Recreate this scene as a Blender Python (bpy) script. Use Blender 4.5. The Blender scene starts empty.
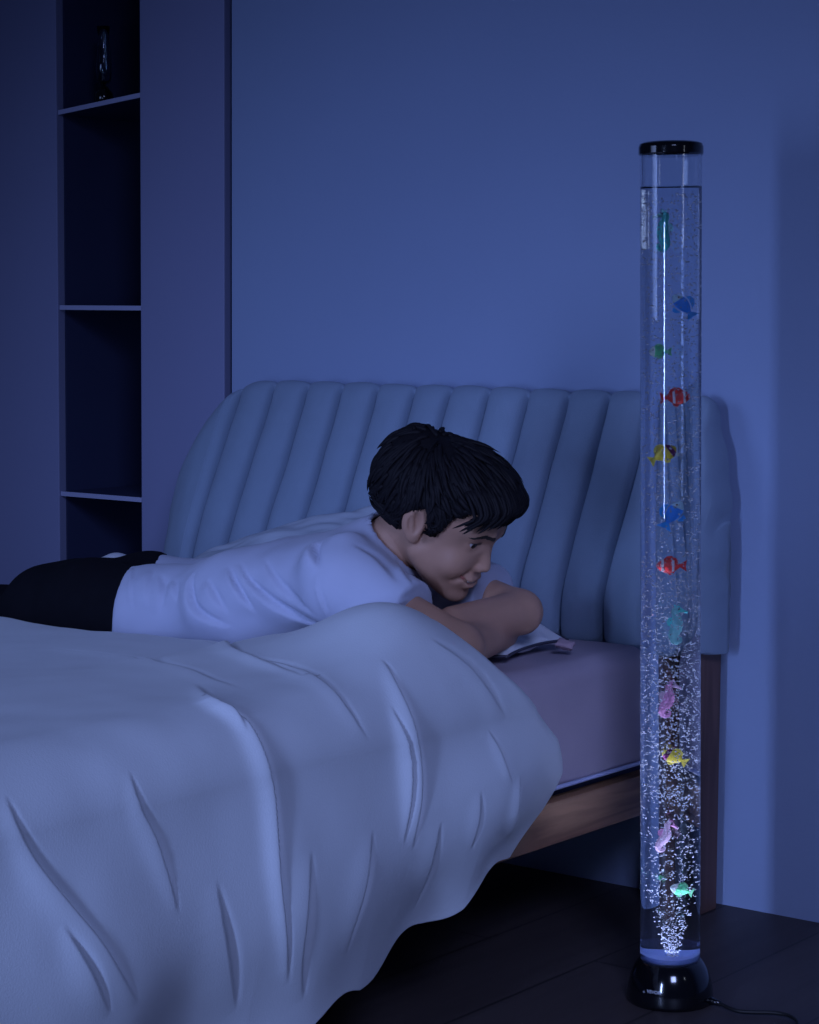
import bpy, bmesh, math, random
import numpy as np
from mathutils import Vector, Matrix, noise
from mathutils.bvhtree import BVHTree
from math import sin, cos, pi, radians, sqrt, exp

random.seed(7)
rng = np.random.default_rng(11)
S = bpy.context.scene
COL = S.collection

# ------------------------------------------------------------------ camera
F_PX = 2217.0
EYE = Vector((0, 0, .95))
_y, _p, _r = radians(37.3), radians(5.2), radians(.4)
FWD = Vector((-sin(_y) * cos(_p), cos(_y) * cos(_p), -sin(_p)))
_rt = Vector((cos(_y), sin(_y), 0)); _up = _rt.cross(FWD)
RT = _rt * cos(_r) + _up * sin(_r); UP = _up * cos(_r) - _rt * sin(_r)
cam_data = bpy.data.cameras.new('camera')
cam_data.sensor_fit = 'HORIZONTAL'; cam_data.sensor_width = 36
cam_data.lens = F_PX / 819 * 36
cam_data.clip_start = .05
cam = bpy.data.objects.new('camera', cam_data); COL.objects.link(cam)
cam.matrix_world = Matrix(((RT.x, UP.x, -FWD.x, EYE.x), (RT.y, UP.y, -FWD.y, EYE.y),
                           (RT.z, UP.z, -FWD.z, EYE.z), (0, 0, 0, 1)))
S.camera = cam

# ------------------------------------------------------------------ light
S.view_settings.view_transform = 'Standard'
S.view_settings.look = 'None'
S.view_settings.gamma = 1
S.view_settings.use_curve_mapping = False
S.view_settings.exposure = 0
S.cycles.max_bounces = 14
S.cycles.transmission_bounces = 14
S.cycles.transparent_max_bounces = 40
S.cycles.glossy_bounces = 6
S.cycles.diffuse_bounces = 4
S.cycles.sample_clamp_indirect = 3
S.cycles.caustics_refractive = True
S.cycles.use_denoising = True

world = bpy.data.worlds.new('world'); S.world = world; world.use_nodes = True
bg = world.node_tree.nodes['Background']
bg.inputs[0].default_value = (.22, .33, 1, 1); bg.inputs[1].default_value = .022


def area(name, loc, target, sx, sy, power, color, spread=180):
    l = bpy.data.lights.new(name, 'AREA'); l.shape = 'RECTANGLE'; l.size = sx; l.size_y = sy
    l.energy = power; l.color = color; l.spread = radians(spread)
    o = bpy.data.objects.new(name, l); COL.objects.link(o)
    o.location = loc
    o.rotation_euler = (Vector(target) - Vector(loc)).to_track_quat('-Z', 'Y').to_euler()
    return o


area('key_strip', (-1.20, -.35, .76), (-1.75, 2.6, .22), .14, .80, 3.0, (.34, .48, 1), 56)  # unseen key strip added in front; also streaks the tube
area('night_fill', (-2.9, .6, 1.30), (-2.45, 2.6, .40), .9, .9, 3.3, (.33, .47, 1), 82)
area('right_fill', (1.0, -.3, 2.5), (-1.75, 2.5, .20), 1.0, 1.0, 5.2, (.38, .48, 1), 46)  # unseen fill added high on the right for the bed's near side
area('strip_light', (.55, 2.15, 1.225), (-1.52, 2.61, 1.225), .08, .22, .25, (.7, .78, 1))

# ------------------------------------------------------------------ pixel helpers (points of the room seen at a place in the photo)
def ray(px, py):
    return (FWD + RT * ((px - 409.5) / F_PX) - UP * ((py - 512) / F_PX)).normalized()


def on_x(px, py, X):
    d = ray(px, py); return EYE + d * ((X - EYE.x) / d.x)


def on_y(px, py, Y):
    d = ray(px, py); return EYE + d * ((Y - EYE.y) / d.y)


def on_z(px, py, Z):
    d = ray(px, py); return EYE + d * ((Z - EYE.z) / d.z)


# ------------------------------------------------------------------ materials
def mat(name, col, rough=.6, spec=.4, noise_scale=0, noise_amt=.15, bump=0, bump_scale=80, stretch=(1, 1, 1), sheen=0,
        coat=0, metal=0):
    m = bpy.data.materials.new(name); m.use_nodes = True
    nt = m.node_tree; N = nt.nodes; L = nt.links
    b = N['Principled BSDF']
    b.inputs['Base Color'].default_value = (*col, 1)
    b.inputs['Roughness'].default_value = rough
    b.inputs['Specular IOR Level'].default_value = spec
    b.inputs['Metallic'].default_value = metal
    b.inputs['Coat Weight'].default_value = coat
    if sheen:
        b.inputs['Sheen Weight'].default_value = sheen
    if noise_scale or bump:
        tc = N.new('ShaderNodeTexCoord'); mp = N.new('ShaderNodeMapping')
        mp.inputs['Scale'].default_value = stretch
        L.new(tc.outputs['Object'], mp.inputs[0])
    if noise_scale:
        n = N.new('ShaderNodeTexNoise'); n.inputs['Scale'].default_value = noise_scale; n.inputs['Detail'].default_value = 6
        L.new(mp.outputs[0], n.inputs['Vector'])
        r = N.new('ShaderNodeMix'); r.data_type = 'RGBA'
        r.inputs[6].default_value = (*[c * (1 - noise_amt) for c in col], 1)
        r.inputs[7].default_value = (*[min(1, c * (1 + noise_amt)) for c in col], 1)
        L.new(n.outputs['Fac'], r.inputs[0]); L.new(r.outputs[2], b.inputs['Base Color'])
    if bump:
        n2 = N.new('ShaderNodeTexNoise'); n2.inputs['Scale'].default_value = bump_scale; n2.inputs['Detail'].default_value = 4
        L.new(mp.outputs[0], n2.inputs['Vector'])
        bp = N.new('ShaderNodeBump'); bp.inputs['Strength'].default_value = bump; bp.inputs['Distance'].default_value = .004
        L.new(n2.outputs['Fac'], bp.inputs['Height']); L.new(bp.outputs[0], b.inputs['Normal'])
    return m


def wood(name, c1, c2, rough=.5, axis='Y', scale=10):
    m = bpy.data.materials.new(name); m.use_nodes = True
    nt = m.node_tree; N = nt.nodes; L = nt.links; b = N['Principled BSDF']
    b.inputs['Roughness'].default_value = rough
    tc = N.new('ShaderNodeTexCoord'); mp = N.new('ShaderNodeMapping')
    st = {'X': (.06, 1, 1), 'Y': (1, .06, 1), 'Z': (1, 1, .06)}[axis]
    mp.inputs['Scale'].default_value = st
    L.new(tc.outputs['Object'], mp.inputs[0])
    n = N.new('ShaderNodeTexNoise'); n.inputs['Scale'].default_value = scale * 9; n.inputs['Detail'].default_value = 7
    n.inputs['Distortion'].default_value = .6
    L.new(mp.outputs[0], n.inputs['Vector'])
    rp = N.new('ShaderNodeValToRGB'); rp.color_ramp.elements[0].position = .38; rp.color_ramp.elements[1].position = .66
    rp.color_ramp.elements[0].color = (*c1, 1); rp.color_ramp.elements[1].color = (*c2, 1)
    L.new(n.outputs['Fac'], rp.inputs[0]); L.new(rp.outputs[0], b.inputs['Base Color'])
    bp = N.new('ShaderNodeBump'); bp.inputs['Strength'].default_value = .12; bp.inputs['Distance'].default_value = .003
    L.new(n.outputs['Fac'], bp.inputs['Height']); L.new(bp.outputs[0], b.inputs['Normal'])
    return m


M = {}
M['wall'] = mat('wall_paint', (.30, .38, .58), .85, .2, 3, .05, .05, 140)
M['panel'] = mat('panel_lacquer', (.26, .28, .46), .6, .3, 4, .04)
M['niche'] = mat('niche_shade', (.04, .05, .12), .7, .2, 5, .1)  # dark navy paints in the shade inside the niche
M['shelf'] = mat('shelf_lacquer', (.40, .42, .62), .5, .3, 5, .05)
M['gap'] = mat('shadow_gap', (.02, .02, .04), .9)
M['duvet'] = mat('duvet_cotton', (.56, .60, .66), .85, .15, 18, .04, .10, 420, sheen=.1)
M['cushion'] = mat('headboard_fabric', (.24, .315, .43), .9, .15, 30, .06, .15, 500, sheen=.1)
M['sheet'] = mat('fitted_sheet', (.40, .34, .41), .85, .15, 14, .06, .08, 300)
M['pillow'] = mat('pillow_cotton', (.66, .68, .74), .85, .15, 20, .05, .1, 260)
M['pillow_blue'] = mat('pillow_blue_cotton', (.40, .45, .54), .85, .15, 20, .05, .1, 260)
M['piping'] = mat('dark_piping', (.05, .05, .08), .7)
M['tassel'] = mat('corner_tag', (.42, .30, .36), .8, .2, 60, .3)
M['shirt'] = mat('shirt_jersey', (.45, .48, .62), .9, .15, 30, .04, .06, 600, sheen=.1)
M['trousers'] = mat('trouser_cloth', (.006, .006, .010), .95, .1, 40, .2)
M['skin'] = mat('skin', (.45, .25, .175), .5, .35, 30, .08, .03, 700)
M['lips'] = mat('lip_skin', (.42, .15, .12), .4, .4, 60, .1)
M['tooth'] = mat('tooth_enamel', (.75, .72, .70), .3, .5)
M['hair'] = mat('black_hair', (.010, .009, .012), .6, .12, 120, .4)
M['brow'] = mat('eyebrow_hair', (.02, .014, .014), .6)
M['rail'] = wood('walnut_rail', (.17, .080, .042), (.46, .25, .135), .5, 'Y', 4)
M['post'] = wood('walnut_post', (.09, .042, .032), (.19, .095, .075), .55, 'Z', 4)
M['platform'] = mat('platform_felt', (.03, .04, .10), .9)
M['black'] = mat('black_gloss_plastic', (.004, .004, .006), .12, .6, coat=.4)
M['letter'] = mat('silver_print', (.45, .46, .52), .4)
M['cord'] = mat('cord_rubber', (.01, .01, .012), .5)


def floor_mat():
    m = bpy.data.materials.new('dark_plank_floor'); m.use_nodes = True
    nt = m.node_tree; N = nt.nodes; L = nt.links; b = N['Principled BSDF']
    b.inputs['Roughness'].default_value = .5; b.inputs['Specular IOR Level'].default_value = .3
    tc = N.new('ShaderNodeTexCoord'); mp = N.new('ShaderNodeMapping'); mp.inputs['Rotation'].default_value = (0, 0, radians(90))
    L.new(tc.outputs['Object'], mp.inputs[0])
    br = N.new('ShaderNodeTexBrick'); br.inputs['Scale'].default_value = 1
    br.inputs['Color1'].default_value = (.056, .044, .047, 1); br.inputs['Color2'].default_value = (.070, .055, .057, 1)
    br.inputs['Mortar'].default_value = (.022, .018, .02, 1); br.inputs['Mortar Size'].default_value = .0022
    br.inputs['Brick Width'].default_value = 1.35; br.inputs['Row Height'].default_value = .19
    L.new(mp.outputs[0], br.inputs['Vector'])
    mp2 = N.new('ShaderNodeMapping'); mp2.inputs['Scale'].default_value = (1, .07, 1); L.new(tc.outputs['Object'], mp2.inputs[0])
    n = N.new('ShaderNodeTexNoise'); n.inputs['Scale'].default_value = 45; n.inputs['Detail'].default_value = 7
    L.new(mp2.outputs[0], n.inputs['Vector'])
    mx = N.new('ShaderNodeMix'); mx.data_type = 'RGBA'; mx.blend_type = 'MULTIPLY'; mx.inputs[0].default_value = .75
    rp = N.new('ShaderNodeValToRGB'); rp.color_ramp.elements[0].color = (.45, .45, .45, 1); rp.color_ramp.elements[1].color = (1.2, 1.2, 1.2, 1)
    L.new(n.outputs['Fac'], rp.inputs[0]); L.new(br.outputs['Color'], mx.inputs[6]); L.new(rp.outputs[0], mx.inputs[7])
    L.new(mx.outputs[2], b.inputs['Base Color'])
    bp = N.new('ShaderNodeBump'); bp.inputs['Strength'].default_value = .15; bp.inputs['Distance'].default_value = .002
    L.new(n.outputs['Fac'], bp.inputs['Height']); L.new(bp.outputs[0], b.inputs['Normal'])
    return m


M['floor'] = floor_mat()


def glass(name, ior, col=(1, 1, 1), rough=0):
    m = bpy.data.materials.new(name); m.use_nodes = True
    N = m.node_tree.nodes; L = m.node_tree.links
    N.remove(N['Principled BSDF'])
    g = N.new('ShaderNodeBsdfGlass'); g.inputs['IOR'].default_value = ior; g.inputs['Color'].default_value = (*col, 1)
    g.inputs['Roughness'].default_value = rough
    L.new(g.outputs[0], N['Material Output'].inputs[0])
    return m


M['acrylic'] = glass('clear_acrylic', 1.49, (.98, .99, 1))
M['water'] = glass('water', 1.33, (.96, .98, 1))
M['vase_glass'] = glass('vase_glass', 1.48, (.8, .85, .9))


def bubble_mat():
    m = bpy.data.materials.new('air_bubble'); m.use_nodes = True
    N = m.node_tree.nodes; L = m.node_tree.links
    N.remove(N['Principled BSDF'])
    t = N.new('ShaderNodeBsdfGlass'); t.inputs['IOR'].default_value = 1 / 1.33
    d = N.new('ShaderNodeBsdfDiffuse'); d.inputs['Color'].default_value = (.9, .93, 1, 1)
    mx = N.new('ShaderNodeMixShader'); mx.inputs[0].default_value = .35
    L.new(t.outputs[0], mx.inputs[1]); L.new(d.outputs[0], mx.inputs[2])
    L.new(mx.outputs[0], N['Material Output'].inputs[0])
    return m


M['bubble'] = bubble_mat()


# ------------------------------------------------------------------ object helpers
def obj(name, verts, faces, material, parent=None, smooth=True):
    me = bpy.data.meshes.new(name)
    me.from_pydata([tuple(v) for v in verts], [], [tuple(f) for f in faces])
    me.update()
    if smooth:
        me.polygons.foreach_set('use_smooth', [True] * len(me.polygons))
    if material: me.materials.append(material)
    o = bpy.data.objects.new(name, me); COL.objects.link(o)
    if parent:
        o.parent = parent
        o.matrix_parent_inverse = parent.matrix_world.inverted()
    return o


def fast_obj(name, V, Fq, material, parent=None):
    V = np.asarray(V, np.float32); Fq = np.asarray(Fq, np.int32)
    n = Fq.shape[1]
    me = bpy.data.meshes.new(name)
    me.vertices.add(len(V)); me.vertices.foreach_set('co', V.ravel())
    me.loops.add(Fq.size); me.loops.foreach_set('vertex_index', Fq.ravel())
    me.polygons.add(len(Fq)); me.polygons.foreach_set('loop_start', np.arange(0, Fq.size, n, dtype=np.int32))
    me.polygons.foreach_set('use_smooth', np.ones(len(Fq), bool))
    me.update(calc_edges=True); me.validate()
    if material: me.materials.append(material)
    o = bpy.data.objects.new(name, me); COL.objects.link(o)
    if parent:
        o.parent = parent
        o.matrix_parent_inverse = parent.matrix_world.inverted()
    return o


def bm_obj(name, bm, material, parent=None, smooth=False):
    me = bpy.data.meshes.new(name); bm.to_mesh(me); bm.free()
    if smooth: me.polygons.foreach_set('use_smooth', [True] * len(me.polygons))
    me.materials.append(material)
    o = bpy.data.objects.new(name, me); COL.objects.link(o)
    if parent:
        o.parent = parent
        o.matrix_parent_inverse = parent.matrix_world.inverted()
    return o


def boxes(name, bxs, material, parent=None, bevel=.003):
    bm = bmesh.new()
    for (x0, x1, y0, y1, z0, z1) in bxs:
        r = bmesh.ops.create_cube(bm, size=1)
        for v in r['verts']:
            v.co = Vector(((x0 + x1) / 2 + v.co.x * (x1 - x0), (y0 + y1) / 2 + v.co.y * (y1 - y0), (z0 + z1) / 2 + v.co.z * (z1 - z0)))
    if bevel:
        bmesh.ops.bevel(bm, geom=bm.edges[:], offset=bevel, segments=2, affect='EDGES', profile=.6)
    return bm_obj(name, bm, material, parent)


def thing(name, label, cat, loc, group=None, rotz=0):
    o = bpy.data.objects.new(name, None); COL.objects.link(o)
    o.empty_display_size = .05
    o.location = loc; o.rotation_euler = (0, 0, rotz)
    o['label'] = label; o['category'] = cat
    if group: o['group'] = group
    o.matrix_world = Matrix.Translation(Vector(loc)) @ Matrix.Rotation(rotz, 4, 'Z')
    return o


def tag(o, label, cat, group=None):
    o['label'] = label; o['category'] = cat
    if group: o['group'] = group
    return o


def structure(o):
    o['kind'] = 'structure'; return o


def grid_faces(nu, nv, wrap_u=False, wrap_v=False):
    f = []
    for i in range(nu - (0 if wrap_u else 1)):
        for j in range(nv - (0 if wrap_v else 1)):
            a = i * nv + j; b = ((i + 1) % nu) * nv + j
            c = ((i + 1) % nu) * nv + (j + 1) % nv; d = i * nv + (j + 1) % nv
            f.append((a, b, c, d))
    return f


def tube_geo(pts, radii, sides=8, squash=None):
    """tapered tube along points; returns verts, faces"""
    pts = [Vector(p) for p in pts]; V = []; Fc = []
    n = len(pts); prev = None
    for i, p in enumerate(pts):
        t = (pts[min(i + 1, n - 1)] - pts[max(i - 1, 0)]).normalized()
        if prev is None:
            a = Vector((0, 0, 1)) if abs(t.z) < .9 else Vector((1, 0, 0))
            u = t.cross(a).normalized()
        else:
            u = (prev - t * prev.dot(t)).normalized()
        prev = u; w = t.cross(u)
        r = radii[i] if hasattr(radii, '__len__') else radii
        for k in range(sides):
            a = 2 * pi * k / sides
            V.append(p + u * (r * cos(a)) + w * (r * sin(a)))
    for i in range(n - 1):
        for k in range(sides):
            k2 = (k + 1) % sides
            Fc.append((i * sides + k, i * sides + k2, (i + 1) * sides + k2, (i + 1) * sides + k))
    Fc.append(tuple(range(sides - 1, -1, -1))); Fc.append(tuple((n - 1) * sides + k for k in range(sides)))
    return V, Fc


def tube_obj(name, pts, radii, material, parent=None, sides=8):
    V, Fc = tube_geo(pts, radii, sides); return obj(name, V, Fc, material, parent)


def lathe_geo(profile, n=64, c=(0, 0, 0), caps=True, crisp=False):
    V = []; Fc = []
    if crisp:                                   # support loops keep the shading of long straight walls straight
        q = []
        for (r0, z0), (r1, z1) in zip(profile, profile[1:]):
            L = math.hypot(r1 - r0, z1 - z0); e = min(.3, .0004 / max(L, 1e-6))
            q += [(r0, z0), (r0 + (r1 - r0) * e, z0 + (z1 - z0) * e), (r0 + (r1 - r0) * (1 - e), z0 + (z1 - z0) * (1 - e))]
        profile = q + [profile[-1]]
    for (r, z) in profile:
        for k in range(n):
            a = 2 * pi * k / n
            V.append((c[0] + r * cos(a), c[1] + r * sin(a), c[2] + z))
    m = len(profile)
    for i in range(m - 1):
        for k in range(n):
            k2 = (k + 1) % n
            Fc.append((i * n + k, i * n + k2, (i + 1) * n + k2, (i + 1) * n + k))
    if caps:
        Fc.append(tuple(range(n - 1, -1, -1))); Fc.append(tuple((m - 1) * n + k for k in range(n)))
    return V, Fc


def smoothstep(a, b, x):
    t = np.clip((x - a) / (b - a), 0, 1); return t * t * (3 - 2 * t)


def crease(V, Nn, line, depth, width, ridge=.5, side=1):
    """press a fold along a 3-D polyline into points V with normals Nn (numpy)"""
    P = np.array([tuple(p) for p in line], float)
    best = np.full(len(V), 1e9); sd = np.zeros(len(V)); tp = np.zeros(len(V))
    seg = np.linalg.norm(np.diff(P, axis=0), axis=1); cum = np.concatenate([[0], np.cumsum(seg)]); tot = cum[-1]
    for i in range(len(P) - 1):
        a, b = P[i], P[i + 1]; ab = b - a; L2 = ab @ ab
        t = np.clip(((V - a) @ ab) / L2, 0, 1)
        d = V - (a + t[:, None] * ab); dist = np.linalg.norm(d, axis=1)
        m = dist < best
        cr = np.cross(np.broadcast_to(ab / sqrt(L2), Nn.shape), Nn)
        s = np.einsum('ij,ij->i', cr, d)
        best[m] = dist[m]; sd[m] = s[m]; tp[m] = (cum[i] + t[m] * seg[i]) / tot
    taper = np.clip(np.sin(pi * np.clip(tp, 0, 1)), 0, 1) ** 1.1
    on = np.abs(np.abs(sd) - best) < best * .8 + 1e-4
    lee = np.where(on, sd * side, 0) < 0
    # cloth rises gently to a crest, then drops steeply on the lee side into a thin valley
    k = .45 + .55 * taper
    disp = .62 * depth * np.exp(-(best / (np.where(lee, .8, ridge * 8) * width * k)) ** 2) * taper
    disp -= .55 * depth * np.exp(-((best - 1.5 * width * k) / (1.0 * width * k)) ** 2) * taper * lee * np.clip(best / (.5 * width * k), 0, 1)
    return disp


def polyline(pts, n=4):
    out = []
    for i in range(len(pts) - 1):
        for k in range(n):
            t = k / n
            p0 = pts[max(i - 1, 0)]; p1 = pts[i]; p2 = pts[i + 1]; p3 = pts[min(i + 2, len(pts) - 1)]
            out.append(tuple(.5 * ((2 * b) + (-a + c) * t + (2 * a - 5 * b + 4 * c - d) * t * t + (-a + 3 * b - 3 * c + d) * t ** 3)
                             for a, b, c, d in zip(p0, p1, p2, p3)))
    out.append(tuple(pts[-1])); return out


def on_mesh(bvh, pts):
    out = []
    for p in pts:
        h = bvh.ray_cast(EYE, ray(*p))
        if h[0] is not None: out.append(h[0])
    return out


def vert_normals(me):
    n = np.empty(len(me.vertices) * 3, np.float32); me.vertices.foreach_get('normal', n); return n.reshape(-1, 3).astype(float)


def get_co(me):
    n = np.empty(len(me.vertices) * 3, np.float32); me.vertices.foreach_get('co', n); return n.reshape(-1, 3).astype(float)


def set_co(me, V):
    me.vertices.foreach_set('co', np.asarray(V, np.float32).ravel()); me.update()


def bvh_of(V, Fc):
    return BVHTree.FromPolygons([tuple(map(float, v)) for v in V], [tuple(map(int, f)) for f in Fc])


# ------------------------------------------------------------------ implicit surfaces
def sdf_cone(P, a, b, r1, r2):
    a = np.asarray(a, np.float32); b = np.asarray(b, np.float32); ab = b - a
    d = P - a; t = np.clip((d @ ab) / (ab @ ab), 0, 1)
    return np.sqrt(((d - t[..., None] * ab) ** 2).sum(-1)) - (r1 + (r2 - r1) * t)


def sdf_ell(P, c, r):
    q = (P - np.asarray(c, np.float32)); r = np.asarray(r, np.float32)
    k0 = np.sqrt(((q / r) ** 2).sum(-1)); k1 = np.sqrt(((q / (r * r)) ** 2).sum(-1))
    return k0 * (k0 - 1) / np.maximum(k1, 1e-6)


def smin(a, b, k):
    h = np.maximum(k - np.abs(a - b), 0) / k
    return np.minimum(a, b) - h * h * k * .25


def smax(a, b, k): return -smin(-a, -b, k)


def grid_points(lo, hi, h):
    ax = [np.arange(lo[i], hi[i] + h, h, dtype=np.float32) for i in range(3)]
    G = np.stack(np.meshgrid(*ax, indexing='ij'), -1)
    return G


def surface_nets(f, lo, h):
    nx, ny, nz = f.shape; s = f < 0
    c = np.zeros((nx - 1, ny - 1, nz - 1), np.uint8)
    for i in (0, 1):
        for j in (0, 1):
            for k in (0, 1):
                c += s[i:nx - 1 + i, j:ny - 1 + j, k:nz - 1 + k]
    act = (c > 0) & (c < 8); idx = np.argwhere(act)
    corners = [(i, j, k) for i in (0, 1) for j in (0, 1) for k in (0, 1)]
    val = np.stack([f[idx[:, 0] + i, idx[:, 1] + j, idx[:, 2] + k] for (i, j, k) in corners], 1)
    acc = np.zeros((len(idx), 3)); cnt = np.zeros(len(idx))
    for a in range(8):
        for b in range(a + 1, 8):
            ca, cb = np.array(corners[a]), np.array(corners[b])
            if np.abs(ca - cb).sum() != 1: continue
            va, vb = val[:, a], val[:, b]; m = (va < 0) != (vb < 0)
            t = np.where(m, va / np.where(m, va - vb, 1), 0)
            acc += np.where(m[:, None], ca + t[:, None] * (cb - ca), 0); cnt += m
    V = (idx + acc / cnt[:, None]) * h + np.asarray(lo)
    imap = -np.ones(act.shape, np.int32); imap[tuple(idx.T)] = np.arange(len(idx))
    Q = []
    for ax in range(3):
        o1, o2 = [(1, 2), (2, 0), (0, 1)][ax]
        sl0 = [slice(None)] * 3; sl1 = [slice(None)] * 3
        sl0[ax] = slice(0, -1); sl1[ax] = slice(1, None)
        d = s[tuple(sl0)].astype(np.int8) - s[tuple(sl1)].astype(np.int8)
        e = np.argwhere(d != 0); sg = d[tuple(e.T)]
        ok = (e[:, o1] > 0) & (e[:, o2] > 0) & (e[:, o1] < f.shape[o1] - 1) & (e[:, o2] < f.shape[o2] - 1)
        e = e[ok]; sg = sg[ok]
        def cell(d1, d2):
            q = e.copy(); q[:, o1] -= d1; q[:, o2] -= d2
            return imap[q[:, 0], q[:, 1], q[:, 2]]
        quad = np.stack([cell(1, 1), cell(0, 1), cell(0, 0), cell(1, 0)], 1)
        quad[sg < 0] = quad[sg < 0][:, ::-1]
        Q.append(quad)
    Q = np.concatenate(Q); Q = Q[(Q >= 0).all(1)]
    return V, Q


# ================================================================== ROOM
WALL_Y = 3.093
structure(boxes('floor', [(-4.6, 1.2, -1.2, 3.3, -.1, 0)], M['floor'], bevel=0))
structure(boxes('wall_back', [(-2.775, 1.2, WALL_Y, WALL_Y + .12, 0, 2.5)], M['wall'], bevel=0))

# built-in wardrobe with the open shelf niche, flush with the wall
t = thing('built_in_wardrobe', 'tall blue built-in wardrobe with a dark open shelf niche, left of the bed', 'wardrobe', (-3.3, WALL_Y + .17, 0))
ny0, ny1 = WALL_Y, WALL_Y + .34
boxes('door_panel', [(-4.5, -3.238, ny0, ny0 + .02, 0, 2.5)], M['panel'], t, .002)
boxes('door_panel', [(-3.010, -2.794, ny0, ny0 + .02, 0, 2.5)], M['panel'], t, .002)
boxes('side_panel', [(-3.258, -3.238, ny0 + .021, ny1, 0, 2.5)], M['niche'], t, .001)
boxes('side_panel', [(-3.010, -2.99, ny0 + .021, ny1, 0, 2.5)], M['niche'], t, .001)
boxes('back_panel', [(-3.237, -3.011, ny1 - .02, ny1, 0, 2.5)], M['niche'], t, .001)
boxes('gap_shade_strip', [(-2.79, -2.779, ny0 + .03, ny0 + .05, 0, 2.5)], M['gap'], t, .001)  # near-black strip set in the gap as its shade
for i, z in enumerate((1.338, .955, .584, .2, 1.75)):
    b = boxes('shelf', [(-3.237, -3.011, ny0 + .0065, ny1 - .021, z - .009, z)], M['niche'], t, .001)  # shelf tops darkened with the niche's painted shade
    e = boxes('lit_edge', [(-3.237, -3.011, ny0 + .004, ny0 + .006, z - .009, z)], M['shelf'], b, 0)  # paler colour paints the front edge as lit
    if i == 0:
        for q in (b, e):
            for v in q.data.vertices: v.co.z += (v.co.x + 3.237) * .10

# glass vase on the top shelf
v = thing('glass_vase', 'slim dark glass vase on the top shelf of the wardrobe niche', 'vase', (-3.152, WALL_Y + .045, 1.3488))
Vv, Fv = lathe_geo([(.016, 0), (.019, .004), (.019, .02), (.012, .028), (.006, .035)], 32, v.location)
obj('base', Vv, Fv, M['black'], v)
prof = [(.006, .035), (.014, .045), (.017, .07), (.014, .10), (.010, .13), (.013, .15), (.0125, .15), (.009, .13), (.013, .10), (.016, .07), (.013, .047), (.002, .040)]
Vv, Fv = lathe_geo(prof, 32, v.location); obj('glass_body', Vv, Fv, M['vase_glass'], v)

# ================================================================== BED
BX0, BX1 = -2.83, -1.72
bed = thing('bed', 'walnut bed with a tall channel-quilted blue headboard against the wall', 'bed', ((BX0 + BX1) / 2, 2.0, 0))
boxes('side_rail', [(BX1 - .028, BX1, .95, 2.965, .19, .252)], M['rail'], bed, .003)
boxes('side_rail', [(BX0, BX0 + .028, .95, 2.965, .19, .252)], M['rail'], bed, .003)
boxes('foot_rail', [(BX0, BX1, .925, .949, .19, .252)], M['rail'], bed, .003)
boxes('headboard_post', [(BX1 - .055, BX1 + .008, 2.968, 3.065, 0, .60)], M['post'], bed, .002)
boxes('headboard_post', [(BX0 + .02, BX0 + .075, 2.968, 3.065, 0, .46)], M['post'], bed, .002)
boxes('headboard_panel', [(BX0 + .076, BX1 - .056, 3.03, 3.06, .25, .74)], M['post'], bed, .002)
for (x, y) in ((BX1 - .04, 1.0), (BX0 + .04, 1.0)):
    boxes('leg', [(x - .03, x + .03, y - .03, y + .03, 0, .189)], M['post'], bed, .003)
boxes('slatted_platform', [(BX0 + .03, BX1 - .029, .955, 2.94, .225, .262)], M['platform'], bed, .003)

# padded headboard: closed loops in (Y,z) swept along X
FR = [(2.905, .425), (2.886, .44), (2.882, .48), (2.888, .52), (2.912, .58), (2.946, .65), (2.978, .72), (3.005, .78), (3.022, .812), (3.040, .824), (3.058, .815), (3.066, .79)]
BK = [(3.068, .70), (3.068, .60), (3.066, .50), (3.06, .44), (3.03, .422), (2.96, .418)]


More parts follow.
